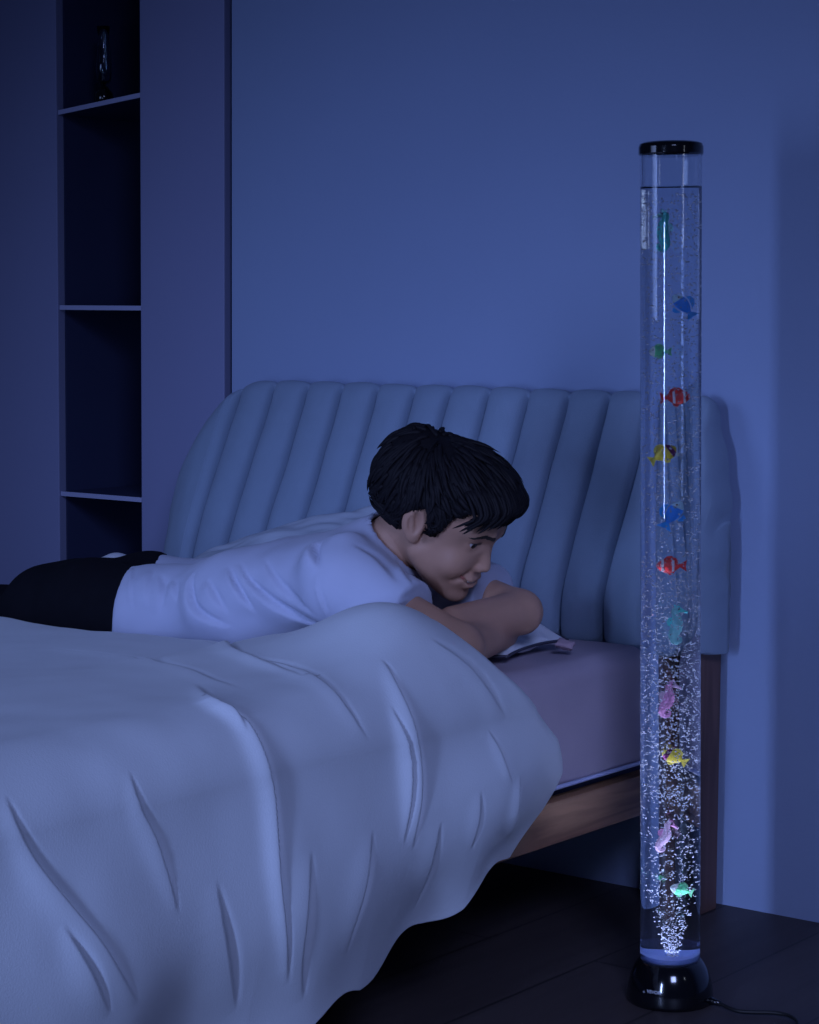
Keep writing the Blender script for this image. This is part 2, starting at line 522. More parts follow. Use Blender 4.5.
def cushion():
    XL, XR = -2.850, -1.688
    nx = 900
    loop = polyline(FR + BK + [FR[0]], 8)[:-1]
    L = np.array(loop); nl = len(L)
    cen = np.array([3.0, .56])
    tan = np.roll(L, -1, 0) - np.roll(L, 1, 0); nrm = np.stack([-tan[:, 1], tan[:, 0]], 1)
    nrm /= np.linalg.norm(nrm, axis=1)[:, None]
    if ((L - cen) * nrm).sum() < 0: nrm = -nrm
    u = np.linspace(0, 1, nx); u = .5 - .5 * np.cos(pi * u) * (1) if False else u
    ends = np.concatenate([np.linspace(0, .03, 40) ** 1.0, np.linspace(.0305, .9695, nx - 80), np.linspace(.97, 1, 40)])
    V = []
    for a in ends:
        X = XL + (XR - XL) * a
        dl, dr = X - XL, XR - X
        def rnd(d, R, p): return (1 - (1 - min(d / R, 1)) ** p) ** (1 / p)
        sl = rnd(dl, .27, 2.0); sr = rnd(dr, .075, 2.2)
        hs = min(sl, sr)                                   # height of the rounded corner
        ts = min(rnd(dl, .17, 1.9), rnd(dr, .08, 2.0))     # thickness closes at the ends
        ph = (X + 2.148) / .0790
        inside = -2.72 < X < -1.70
        puff = (1 - .85 * exp(-abs(sin(pi * ph)) / .11)) * (.55 + .45 * abs(sin(pi * ph)) ** .5) if inside else 1
        for j in range(nl):
            y, z = L[j]
            n = nrm[j]
            front = max(0, min(1, (3.06 - y) / .05))
            wob = noise.noise(Vector((X * 9, z * 7, 3.1))) * .006 + noise.noise(Vector((X * 26, z * 14, 1.7))) * .0025
            d = (-.042 * (1 - puff) * front + wob * front)
            # wrinkles of the right-hand end
            if X > -1.75:
                w = smoothstep(-1.75, -1.68, X)
                ww = sin(z * 88 + 25 * (X + 1.7) + 5 * noise.noise(Vector((X * 10, z * 8, 0))))
                d += float(w) * min(1, dr / .04) * (.006 * abs(ww) ** .5 * math.copysign(1, ww) - .004) * max(0, 1 - abs(z - .50) / .14)
            yy = y + n[0] * d; zz = z + n[1] * d
            zt = .43 + .47 * max(hs, .42)
            if zz > zt - .08: zz = zt - .08 + .08 * (1 - exp(-(zz - zt + .08) / .08))
            yy = 3.045 + (yy - 3.045) * (.05 + .95 * ts)
            V.append((X + .014 * noise.noise(Vector((0, zz * 19, 5))) * (max(0, 1 - dr / .08) - max(0, 1 - dl / .08)) * min(1, max(0, (zz - .45) / .06)), yy, zz))
    Fc = grid_faces(len(ends), nl, False, True)
    Fc.append(tuple(range(nl))); Fc.append(tuple(range((len(ends) - 1) * nl + nl - 1, (len(ends) - 1) * nl - 1, -1)))
    return V, Fc


Vc, Fc = cushion()
cu = obj('headboard_cushion', Vc, Fc, M['cushion'], bed)
cu['label'] = 'blue padded headboard cushion stitched in vertical channels'

# mattress in a purple grey fitted sheet, dented where the boy lies
def mattress():
    x0, x1, y0, y1, z0, z1 = BX0 + .005, BX1 - .002, .96, 2.878, .263, .446
    n = 26
    def rr(t, r=.028):
        return t
    # rounded-box: build from a loop cross-section in X/z swept along Y
    sec = []
    r = .03
    for (cx, cz, a0) in ((x1 - r, z0 + r * .6, -90), (x1 - r, z1 - r, 0)):
        for k in range(7):
            a = radians(a0 + 90 * k / 6); rz = r if cz > .35 else r * .6
            sec.append((cx + r * cos(a), cz + rz * sin(a)))
    tops = np.linspace(x1 - r, x0 + r, 60)[1:-1]
    sec += [(x, z1) for x in tops]
    for (cx, cz, a0) in ((x0 + r, z1 - r, 90), (x0 + r, z0 + r * .6, 180)):
        for k in range(7):
            a = radians(a0 + 90 * k / 6); rz = r if cz > .35 else r * .6
            sec.append((cx + r * cos(a), cz + rz * sin(a)))
    ys = np.concatenate([[y0 + d for d in (0, .003, .01, .02)], np.linspace(y0 + .03, y1 - .03, 110), [y1 - d for d in (.02, .01, .003, 0)]])
    V = []
    xm, zm = (x0 + x1) / 2, (z0 + z1) / 2
    for y in ys:
        e = min(y - y0, y1 - y, .03) / .03; ins = .028 * (1 - sqrt(max(0, 1 - (1 - e) ** 2)))
        for (x, z) in sec:
            X = x - math.copysign(ins, x - xm) * min(1, abs(x - xm) / .3); Z = z - ins * (1 if z > zm else -.6)
            if z > .40:
                Z -= exp(-((y - 2.48) / .16) ** 4) * (.055 * float(smoothstep(-1.84, -2.02, X)) + .030 * float(smoothstep(-2.42, -2.6, X)))
                Z += .004 * noise.noise(Vector((X * 7, y * 7, 0)))
            if x > x1 - .005:
                X += .004 * noise.noise(Vector((0, y * 9, z * 7)))
            V.append((X, y, Z))
    m = len(sec)
    Fc = grid_faces(len(ys), m, False, True)
    Fc.append(tuple(range(m - 1, -1, -1))); Fc.append(tuple(range((len(ys) - 1) * m, len(ys) * m)))
    return V, Fc


Vm, Fm = mattress()
mt = thing('mattress', 'thick mattress in a purple grey fitted sheet on the walnut bed', 'mattress', ((BX0 + BX1) / 2, 1.95, .263))
obj('fitted_sheet', Vm, Fm, M['sheet'], mt)
tube_obj('edge_piping', [(BX1 - .0005, y, .272) for y in np.linspace(1.0, 2.90, 40)], .0035, M['shelf'], mt, 8)

# ================================================================== DUVET
def duvet():
    ns, nt = 620, 600
    XF, XN, ZT, R = -2.79, -1.632, .505, .085
    top_len = (XN - R) - XF; arc = R * pi / 2
    def hem(y):
        return float(np.interp(y, [.5, 1.2, 1.6, 1.96, 2.10, 2.21, 2.32, 2.40, 2.5], [.07, .075, .085, .105, .135, .165, .21, .222, .235]))
    V = np.zeros((ns, nt, 3)); 
    for j in range(nt):
        t = j / (nt - 1)
        for i in range(ns):
            s = i / (ns - 1)
            # parts of the arc: 45% top, 20% edge, 35% hang
            if s < .42:
                q = s / .42; X = XF + top_len * q; z = ZT; ang = 0
            elif s < .60:
                q = (s - .42) / .18; ang = q * pi / 2
                X = XN - R + R * sin(ang); z = ZT - R + R * cos(ang)
            else:
                q = (s - .60) / .40; ang = pi / 2; X = XN; z = None
            if s < .42:
                ye = float(np.interp(X, [-2.8, -2.5, -2.3, -2.05, -1.93, -1.83, -1.74], [2.335, 2.335, 2.335, 2.335, 2.315, 2.315, 2.345]))
            elif s < .60:
                ye = float(np.interp(q, [0, .5, 1], [2.355, 2.40, 2.455]))
            else:
                ye = float(np.interp(q, [0, .25, .5, .75, 1], [2.455, 2.495, 2.505, 2.49, 2.44]))
            y = .92 + (ye - .92) * (t ** .88)
            if z is None:
                h = hem(y)
                z = (ZT - R) + (h - (ZT - R)) * q
                z += (.012 * abs(sin(y * 15 + .4)) + .008 * sin(y * 41) - .006) * q ** 3
                X += .020 * sin(q * pi) ** 2 - .018 * q * q
                # soft vertical waves of the hanging part
                X += .013 * q * sin(y * 17 + 2.2 * noise.noise(Vector((y * 2, z * 3, 0)))) 
            # head-end roll-over
            e = (1 - t) * (ye - .92) * .9                    # distance from the border
            # bunch in front of the arm
            if s < .60:
                b = exp(-((X + 1.765) / .105) ** 2 - ((y - 2.265) / .11) ** 2)
                z += .068 * b * cos(ang)
                z -= .025 * float(smoothstep(-1.92, -2.05, X)) * float(smoothstep(1.7, 2.2, y))
                z -= .004 * float(smoothstep(-2.2, -2.7, X))
                z += .010 * noise.noise(Vector((X * 3.2, y * 3.0, 9))) * cos(ang)
            else:
                b = exp(-((y - 2.30) / .16) ** 2) * max(0, 1 - q) ** 1.2
                X += .012 * b * float(smoothstep(0, .35, q))
            roll = max(0, 1 - e / .045)
            if roll > 0:
                k = 1 - sqrt(max(0, 1 - roll * roll))
                if ang < pi / 2:
                    z -= .040 * k * cos(ang); X -= .040 * k * sin(ang)
                else:
                    X -= .045 * k
            V[i, j] = (X, y, z)
    return V.reshape(-1, 3), grid_faces(ns, nt), ns, nt


Vd, Fd, ns, nt_ = duvet()
dv = obj('duvet', Vd, Fd, M['duvet'])
tag(dv, 'thick pale blue duvet hanging over the near side of the bed', 'duvet')
bv = bvh_of(Vd, Fd)
me = dv.data
Nn = vert_normals(me)
if Nn[:, 2].mean() < 0:
    me.flip_normals(); me.update(); Nn = -Nn
FOLDS = [  # polyline in the photo, depth, width, ridge, side
    ([(196, 683), (212, 704), (239, 720), (256, 745), (268, 785), (273, 830), (277, 873), (284, 942), (286, 985)], .015, .0060, .40, 1),
    ([(208, 700), (232, 716), (245, 736)], .004, .004, .5, 1),
    ([(380, 660), (389, 672), (405, 712), (414, 750), (418, 800), (412, 850)], .016, .0065, .45, 1),
    ([(390, 705), (404, 745), (408, 800), (404, 845)], .010, .004, .5, 1),
    ([(128, 770), (140, 810), (154, 839), (171, 887), (178, 915)], .007, .0055, .5, 1),
    ([(4, 795), (22, 840), (41, 873), (75, 915), (103, 949), (137, 1003)], .012, .007, .5, 1),
    ([(60, 925), (90, 975), (110, 1015)], .006, .006, .5, 1),
    ([(488, 730), (500, 752), (512, 785)], .004, .004, .5, 1),
    ([(520, 775), (517, 800), (509, 838)], .009, .0045, .5, 1),
    ([(480, 790), (478, 820), (470, 850)], .004, .005, .5, 1),
    ([(150, 628), (200, 640), (250, 658), (305, 680)], .009, .0055, .5, 1),
    ([(40, 648), (110, 655), (180, 668), (240, 690)], .005, .008, .5, 1),
    ([(240, 655), (290, 668), (330, 690), (368, 742)], .006, .007, .5, 1),
    ([(310, 850), (306, 900), (300, 960), (302, 1000)], .008, .008, .6, 1),
    ([(372, 830), (366, 880), (352, 930), (345, 955)], .006, .007, .6, 1),
    ([(440, 820), (428, 870), (412, 910)], .005, .007, .6, 1),
    ([(215, 880), (225, 950), (235, 1010)], .006, .009, .6, 1),
    ([(430, 640), (470, 670), (505, 720)], .005, .010, .4, 1),
]
disp = np.zeros(len(Vd))
for pts, dp, wd, rg, sd in FOLDS:
    line = on_mesh(bv, polyline(pts, 3))
    if len(line) > 2: disp += crease(Vd, Nn, line, dp * 1.05, wd * .85, rg, sd)
for i in range(len(Vd)):
    v = Vd[i]
    disp[i] += .0016 * noise.noise(Vector((v[0] * 22, v[1] * 14, v[2] * 9)))
Vd2 = Vd + Nn * disp[:, None]
set_co(me, Vd2)
so = dv.modifiers.new('thickness', 'SOLIDIFY'); so.thickness = .016; so.offset = -1

# ================================================================== PILLOWS
def pillow_mesh(A, B, C, D, th, seed=0, n=56, wr=.006):
    A, B, C, D = map(Vector, (A, B, C, D)); V = []
    nrm = (B - A).cross(D - A).normalized()
    if nrm.z < 0: nrm = -nrm
    for sgn in (1, -1):
        for i in range(n):
            for j in range(n):
                s, t = i / (n - 1), j / (n - 1)
                a, b = 2 * s - 1, 2 * t - 1
                # sides pull in between the corners
                ss = s - .05 * a * (1 - b * b) * abs(a) ** 3; tt = t - .05 * b * (1 - a * a) * abs(b) ** 3
                p = A * (1 - ss) * (1 - tt) + B * ss * (1 - tt) + C * ss * tt + D * (1 - ss) * tt
                h = ((1 - abs(a) ** 2.6) * (1 - abs(b) ** 2.6)) ** .55 * th / 2
                w = wr * noise.noise(Vector((s * 5 + seed, t * 5, 0))) + wr * .5 * noise.noise(Vector((s * 11, t * 9 + seed, 4)))
                m = min(1, h / (th * .2))
                V.append(p + nrm * (sgn * h + w * m))
    F1 = grid_faces(n, n); F2 = [tuple(q + n * n for q in reversed(f)) for f in F1]
    rim = [i * n for i in range(n)] + [(n - 1) * n + j for j in range(1, n)] + [i * n + n - 1 for i in range(n - 2, -1, -1)] + [j for j in range(n - 2, 0, -1)]
    for a, b in zip(rim, rim[1:] + rim[:1]): F1.append((a, b, b + n * n, a + n * n))
    return V, F1 + F2, [V[r] for r in rim]


p1 = thing('pillow', 'white pillow with dark piped edge and corner tag under the folded arms', 'pillow', (-1.9, 2.62, .46))
A, B, C, D = on_z(568, 641, .460), on_z(508, 657, .459), Vector((-2.02, 2.36, .455)), on_y(455, 577, 2.84)
Vp, Fp, rim = pillow_mesh(A, B, C, D, .032, 2)
po = obj('pillowcase', Vp, Fp, M['pillow'], p1)
tube_obj('piping', [p + Vector((0, 0, .001)) for p in rim + [rim[0]]], .0022, M['piping'], p1, 6)
# tag with two little loops on the corner
Vt, Ft, _ = pillow_mesh((-1.765, 2.725, .461), (-1.757, 2.703, .457), (-1.780, 2.687, .463), (-1.790, 2.713, .468), .012, 5, 14, .003)
obj('corner_tag', Vt, Ft, M['tassel'], p1)

p2 = thing('pillow', 'plump pale blue pillow leaning on the headboard behind the boy', 'pillow', (-2.35, 2.76, .46))
Vp, Fp, rim = pillow_mesh((-2.60, 2.80, .500), (-2.56, 2.66, .480), (-2.10, 2.70, .520), (-2.19, 2.82, .640), .085, 9)
obj('pillowcase', Vp, Fp, M['pillow_blue'], p2)
tube_obj('seam', rim + [rim[0]], .0018, M['cushion'], p2, 6)

# throw blanket heaped at the far edge
def throw():
    n, m = 60, 44; V = []
    for i in range(n):
        for j in range(m):
            s, t = i / (n - 1), j / (m - 1)
            X = -2.93 + .30 * s; Y = 2.63 + .20 * t
            z = .470 + .030 * sin(pi * t) + .014 * noise.noise(Vector((X * 14, Y * 12, 2)))
            z += .034 * exp(-((X + 2.700) / .06) ** 2 - ((Y - 2.70) / .05) ** 2)
            if X < -2.85: z -= (-2.85 - X) * .45
            V.append((X, Y, z))
    return V, grid_faces(n, m)


Vb, Fb = throw()
tb = obj('throw_blanket', Vb, Fb, M['pillow'])
tag(tb, 'crumpled pale throw blanket at the far edge of the bed behind the black trousers', 'blanket')
so = tb.modifiers.new('thickness', 'SOLIDIFY'); so.thickness = .012; so.offset = -1

# ================================================================== BOY
HO = np.array((-1.8307, 2.4869, .6732)); HS = .95
HM = np.array([[.0913, .8242, .5588], [-.9826, .1657, -.0838], [-.1617, -.5415, .8250]])


def head_w(p):
    return Vector(HO + HM @ (np.asarray(p, float) * HS))


def head_l(p):
    return (HM.T @ (np.asarray(p, float) - HO)) / HS


boy = thing('person', 'boy in a pale t-shirt and black trousers lying prone, chin on folded arms', 'person', (-2.2, 2.48, .45))

C7 = np.array((-1.955, 2.495, .590))
SKULL = np.array(head_w((0, -.028, -.055)))
SHR, SHL = (-1.925, 2.385, .565), (-1.950, 2.605, .555)
ELR, ELL = tuple(on_z(459, 647, .497)), tuple(on_z(520, 612, .520))
WRR, WRL = tuple(on_z(503, 634, .484)), tuple(on_z(452, 623, .520))
LIMBS_SHIRT = [  # torso prims (a,b,r1,r2)
    ((-1.985, 2.43, .552), (-2.15, 2.425, .512), .070, .068), ((-1.985, 2.56, .552), (-2.15, 2.555, .512), .070, .068),
    ((-2.15, 2.425, .512), (-2.31, 2.425, .482), .068, .062), ((-2.15, 2.555, .512), (-2.31, 2.555, .482), .068, .062),
    ((-2.31, 2.425, .482), (-2.46, 2.42, .484), .062, .066), ((-2.31, 2.555, .482), (-2.46, 2.55, .484), .062, .066),
    ((-1.935, 2.40, .572), (-1.945, 2.60, .575), .050, .050),
    ((-1.97, 2.49, .565), (-2.10, 2.49, .545), .060, .058),
]
SLEEVES = [(SHR, ELR, .050, .040), (SHL, ELL, .050, .040)]
HIPS = [((-2.47, 2.425, .480), (-2.555, 2.42, .468), .062, .068), ((-2.47, 2.545, .480), (-2.555, 2.54, .468), .062, .068),
        ((-2.57, 2.42, .435), (-2.905, 2.40, .418), .055, .045), ((-2.57, 2.545, .435), (-2.905, 2.56, .418), .055, .045),
        ((-2.905, 2.40, .418), (-2.94, 2.39, .10), .045, .032), ((-2.905, 2.56, .418), (-2.94, 2.57, .10), .045, .032)]


def hand_prims(wr, dirv, side, palm_n):
    """palm and five fingers, palm facing palm_n; returns cones"""
    d = Vector(dirv).normalized(); n = Vector(palm_n); n = (n - d * n.dot(d)).normalized(); l = n.cross(d) * side
    w = Vector(wr); pr = []
    base = w + d * .012
    for k, off in enumerate((-.022, -.0075, .007, .021)):
        pr.append((base + l * off * .7, base + d * .050 + l * off, .0105, .0095))
    for off, ln in ((-.024, .048), (-.0085, .056), (.0075, .052), (.022, .041)):
        a = base + d * .052 + l * off; b = a + d * ln * .5 + n * .006; c = b + d * ln * .42 + n * .014
        pr.append((a, b, .0072, .0065)); pr.append((b, c, .0065, .0052))
    a = base + d * .008 + l * -.022; b = a + d * .022 - l * .018 + n * .008; c = b + d * .024 - l * .004 + n * .006
    pr.append((a, b, .0095, .0078)); pr.append((b, c, .0076, .0060))
    return pr


ARMS = [(SHR, ELR, .040, .032), (SHL, ELL, .038, .030), (ELR, WRR, .031, .022), (ELL, WRL, .031, .0235)]
HAND_R = hand_prims(WRR, (-.65, .75, -.02), 1, (0, 0, -1))
HAND_L = hand_prims(WRL, (-1, -.25, .06), -1, (0, 0, -1))


def build_body():
    # trunk, neck, arms and legs
    lo, hi, h = (-3.0, 2.28, 0), (-1.64, 2.70, .68), .0042
    G = grid_points(lo, hi, h)
    def field(G):
        f = None
        for (a, b, r1, r2) in LIMBS_SHIRT + HIPS:
            d = sdf_cone(G, a, b, r1, r2); f = d if f is None else smin(f, d, .035)
        f = smin(f, sdf_cone(G, C7, SKULL, .050, .045), .03)
        for (a, b, r1, r2) in ARMS[:2]:
            f = smin(f, sdf_cone(G, a, b, r1, r2), .03)
        return f
    f = field(G)
    for (a, b, r1, r2) in ARMS[2:]:
        f = smin(f, sdf_cone(G, a, b, r1, r2), .012)
    # feet
    for y in (2.39, 2.57):
        f = smin(f, sdf_cone(G, (-2.94, y, .075), (-2.86, y, .035), .034, .022), .02)
    hands = None
    for hp in (HAND_R, HAND_L):
        for (a, b, r1, r2) in hp:
            d = sdf_cone(G, tuple(a), tuple(b), r1, r2); hands = d if hands is None else smin(hands, d, .004)
    f = smin(f, hands, .006)
    V1, Q1 = surface_nets(f, lo, h)
    # head, in its own frame
    lo, hi, h = (-.092, -.11, -.14), (.092, .125, .125), .0019
    P = grid_points(lo, hi, h)
    A = np.abs(P[..., 0])[..., None]; PM = np.concatenate([A, P[..., 1:]], -1)      # mirrored coordinates
    f = sdf_ell(P, (0, -.004, .028), (.069, .089, .068))
    f = smin(f, sdf_ell(P, (0, .034, -.034), (.056, .054, .074)), .03)
    f = smin(f, sdf_cone(PM, (.046, .008, -.055), (.012, .066, -.096), .017, .015), .025)
    f = smin(f, sdf_ell(PM, (.034, .060, -.042), (.021, .019, .021)), .018)
    f = smin(f, sdf_ell(P, (0, .0765, -.101), (.016, .0135, .0125)), .014)
    f = smin(f, sdf_cone(PM, (.010, .082, .018), (.040, .068, .018), .0085, .0085), .016)
    f = smin(f, sdf_ell(P, (0, .072, -.066), (.028, .0175, .020)), .014)
    # eye sockets
    f = smax(f, -sdf_ell(PM, (.0315, .0965, .0005), (.0165, .017, .0115)), .010)
    # nose
    f = smin(f, sdf_cone(P, (0, .0765, .005), (0, .0955, -.037), .0058, .0085), .010)
    f = smin(f, sdf_ell(PM, (.0105, .0885, -.0425), (.0070, .0095, .0065)), .005)
    f = smax(f, -sdf_ell(PM, (.0055, .0935, -.0500), (.0028, .0042, .0030)), .003)
    # philtrum and lips
    up = [(0, .0905, -.0645), (.011, .0880, -.0640), (.0235, .0765, -.0605)]
    lw = [(0, .0895, -.0755), (.010, .0868, -.0740), (.0225, .0765, -.0630)]
    for ln, r in ((up, (.0042, .0040, .0022)), (lw, (.0050, .0046, .0022))):
        for k in range(2): f = smin(f, sdf_cone(PM, ln[k], ln[k + 1], r[k], r[k + 1]), .006)
    f = smax(f, -sdf_cone(PM, (0, .0945, -.0700), (.012, .0905, -.0687), .0040, .0034), .002)
    f = smax(f, -sdf_cone(PM, (.012, .0905, -.0685), (.0275, .0760, -.0600), .0026, .0016), .002)
    # smile crease and dimple
    f = smax(f, -sdf_cone(PM, (.0165, .0930, -.045), (.0335, .0770, -.066), .0022, .0018), .010)
    # eyelids
    EC = np.array((.0310, .0665, -.0005), np.float32)
    q = PM - EC
    ball = np.sqrt((q ** 2).sum(-1))
    upper = np.maximum(np.abs(ball - .0132) - .0010, (-(q[..., 2] - .0052 - .10 * (q[..., 0] ** 2) / .012)))
    upper = np.maximum(upper, -q[..., 1] + .001)
    lower = np.maximum(np.abs(ball - .0128) - .0009, q[..., 2] + .0060 - .6 * q[..., 0] ** 2 / .012)
    lower = np.maximum(lower, -q[..., 1] + .001)
    f = smin(f, upper, .0035); f = smin(f, lower, .0035)
    # ears
    qe = PM - np.array((.0715, -.008, -.010), np.float32)
    tl = radians(12); cy, sy = cos(tl), sin(tl)
    qr = np.stack([qe[..., 0] * cos(.42) - qe[..., 1] * -sin(.42), qe[..., 1] * cos(.42) + qe[..., 0] * -sin(.42), qe[..., 2]], -1)
    qr = np.stack([qr[..., 0], qr[..., 1] * cy + qr[..., 2] * sy, -qr[..., 1] * sy + qr[..., 2] * cy], -1)
    ear = sdf_ell(qr, (0, 0, .002), (.0075, .0175, .0285))
    ear = smin(ear, sdf_ell(qr, (-.001, .004, -.024), (.0055, .0085, .010)), .008)
    ear = smax(ear, -sdf_ell(qr, (.0080, .003, .003), (.0085, .0112, .0195)), .003)
    ear = smin(ear, sdf_cone(qr, (.001, .001, -.012), (.003, -.004, .014), .0030, .0026), .004)
    f = smin(f, ear, .006)
    # neck
    c7l = head_l(C7)
    f = smin(f, sdf_cone(P, (0, -.026, -.050), tuple(c7l), .048, .052), .022)
    f = smax(f, -(P[..., 2] + .136), .002)
    V2, Q2 = surface_nets(f, lo, h)
    V2 = (V2 * HS) @ HM.T + HO
    return np.concatenate([V1, V2]), np.concatenate([Q1, Q2 + len(V1)])


Vb_, Qb_ = build_body()
fast_obj('body', Vb_, Qb_, M['skin'], boy)
BODY = bvh_of(Vb_, Qb_)


def on_face(x, z, out=0):
    a = head_w((x, .2, z)); d = (head_w((x, 0, z)) - a).normalized()
    h = BODY.ray_cast(a, d)
    return h[0] - d * out


# eyes
def eye_mat():
    m = bpy.data.materials.new('eye'); m.use_nodes = True
    N = m.node_tree.nodes; L = m.node_tree.links; b = N['Principled BSDF']
    b.inputs['Roughness'].default_value = .08; b.inputs['Specular IOR Level'].default_value = .6
    tc = N.new('ShaderNodeTexCoord'); sx = N.new('ShaderNodeSeparateXYZ'); L.new(tc.outputs['Object'], sx.inputs[0])
    rp = N.new('ShaderNodeValToRGB'); cr = rp.color_ramp; cr.interpolation = 'CONSTANT'
    cr.elements[0].position = 0; cr.elements[0].color = (.45, .42, .42, 1)
    cr.elements[1].position = .80; cr.elements[1].color = (.030, .014, .008, 1)
    e = cr.elements.new(.95); e.color = (.002, .002, .002, 1)
    d = N.new('ShaderNodeMath'); d.operation = 'DIVIDE'; d.inputs[1].default_value = .0122
    L.new(sx.outputs['Y'], d.inputs[0]); L.new(d.outputs[0], rp.inputs[0]); L.new(rp.outputs[0], b.inputs['Base Color'])
    return m


EM = eye_mat()
for sx in (1, -1):
    c = head_w((sx * .031, .0665, -.0005))
    bm = bmesh.new(); bmesh.ops.create_uvsphere(bm, u_segments=28, v_segments=18, radius=.0122)
    o = bm_obj('eye', bm, EM, None, True)
    R3 = Matrix([list(r) for r in HM]).to_4x4()
    gaze = Matrix.Rotation(radians(-9), 4, 'X') @ Matrix.Rotation(radians(-6), 4, 'Z')
    o.matrix_world = Matrix.Translation(c) @ R3 @ gaze
    mw = o.matrix_world.copy(); o.parent = boy; o.matrix_parent_inverse = boy.matrix_world.inverted(); o.matrix_world = mw

# lips, teeth
def sdf_child(name, prims, lo, hi, h, material, k=.003):
    P = grid_points(lo, hi, h); PM = np.concatenate([np.abs(P[..., 0])[..., None], P[..., 1:]], -1)
    f = None
    for (a, b, r1, r2) in prims:
        d = sdf_cone(PM, a, b, r1, r2); f = d if f is None else smin(f, d, k)
    V, Q = surface_nets(f, lo, h)
    return fast_obj(name, (V * HS) @ HM.T + HO, Q, material, boy)


sdf_child('lips', [((0, .0912, -.0640), (.011, .0887, -.0636), .0034, .0031), ((.011, .0887, -.0636), (.0235, .0778, -.0606), .0031, .0014),
                   ((0, .0902, -.0768), (.010, .0875, -.0752), .0042, .0038), ((.010, .0875, -.0752), (.0225, .0776, -.0632), .0038, .0014)],
          (-.032, .065, -.088), (.032, .102, -.05), .0011, M['lips'], .002)
sdf_child('teeth', [((0, .0884, -.0692), (.0105, .0858, -.0680), .0031, .0026)], (-.02, .07, -.08), (.02, .1, -.058), .0009, M['tooth'])

# eyebrows and lashes as little hairs
def hairs(name, curves, material, sides=4):
    V = []; Fc = []
    for pts, r in curves:
        v, f = tube_geo(pts, r, sides); o = len(V)
        V += v; Fc += [tuple(q + o for q in g) for g in f]
    return obj(name, V, Fc, material, boy)


for sx in (1, -1):
    cv = []
    for k in range(90):
        u = random.random()
        x = float(np.interp(u, [0, .5, 1], [.0095, .026, .0445])); th = .0030 * (1 - .7 * u)
        z = float(np.interp(u, [0, .55, 1], [.0145, .0205, .0165])) + random.uniform(-th, th)
        dx, dz = .0070, .0022 * (1 - 1.8 * u)
        cv.append(([on_face(sx * (x + dx * q), z + dz * q, .0005 + .0006 * q) for q in (0, .5, 1)], [.0008, .0009, .0003]))
    hairs('eyebrow', cv, M['brow'])
    cv = []
    for k in range(13):
        u = k / 12; an = radians(-50 + 100 * u)
        c = Vector((.031, .0665, -.0005)); rr_ = .0142
        p0 = c + Vector((rr_ * .95 * sin(an), rr_ * .95 * cos(an), 0.0056)); p1 = p0 + Vector((.0022 * sin(an), .0028 * cos(an), -.0002))
        p2 = p1 + Vector((.0018 * sin(an), .0018 * cos(an), .0012))
        cv.append(([head_w((sx * p.x, p.y, p.z)) for p in (p0, p1, p2)], [.0004, .0003, .0002]))
    hairs('eyelashes', cv, M['brow'])


# hair: a cap plus many locks
def hairline(y, x):
    return np.interp(y, [-.12, -.06, -.042, -.030, -.018, .002, .010, .022, .030, .040, .055, .075, .12],
                     [-.098, -.096, -.084, -.050, .006, .024, .008, -.018, -.006, .030, .048, .054, .056])


HC = np.array((0, -.012, .017)); HR = np.array((.0815, .1030, .0825))


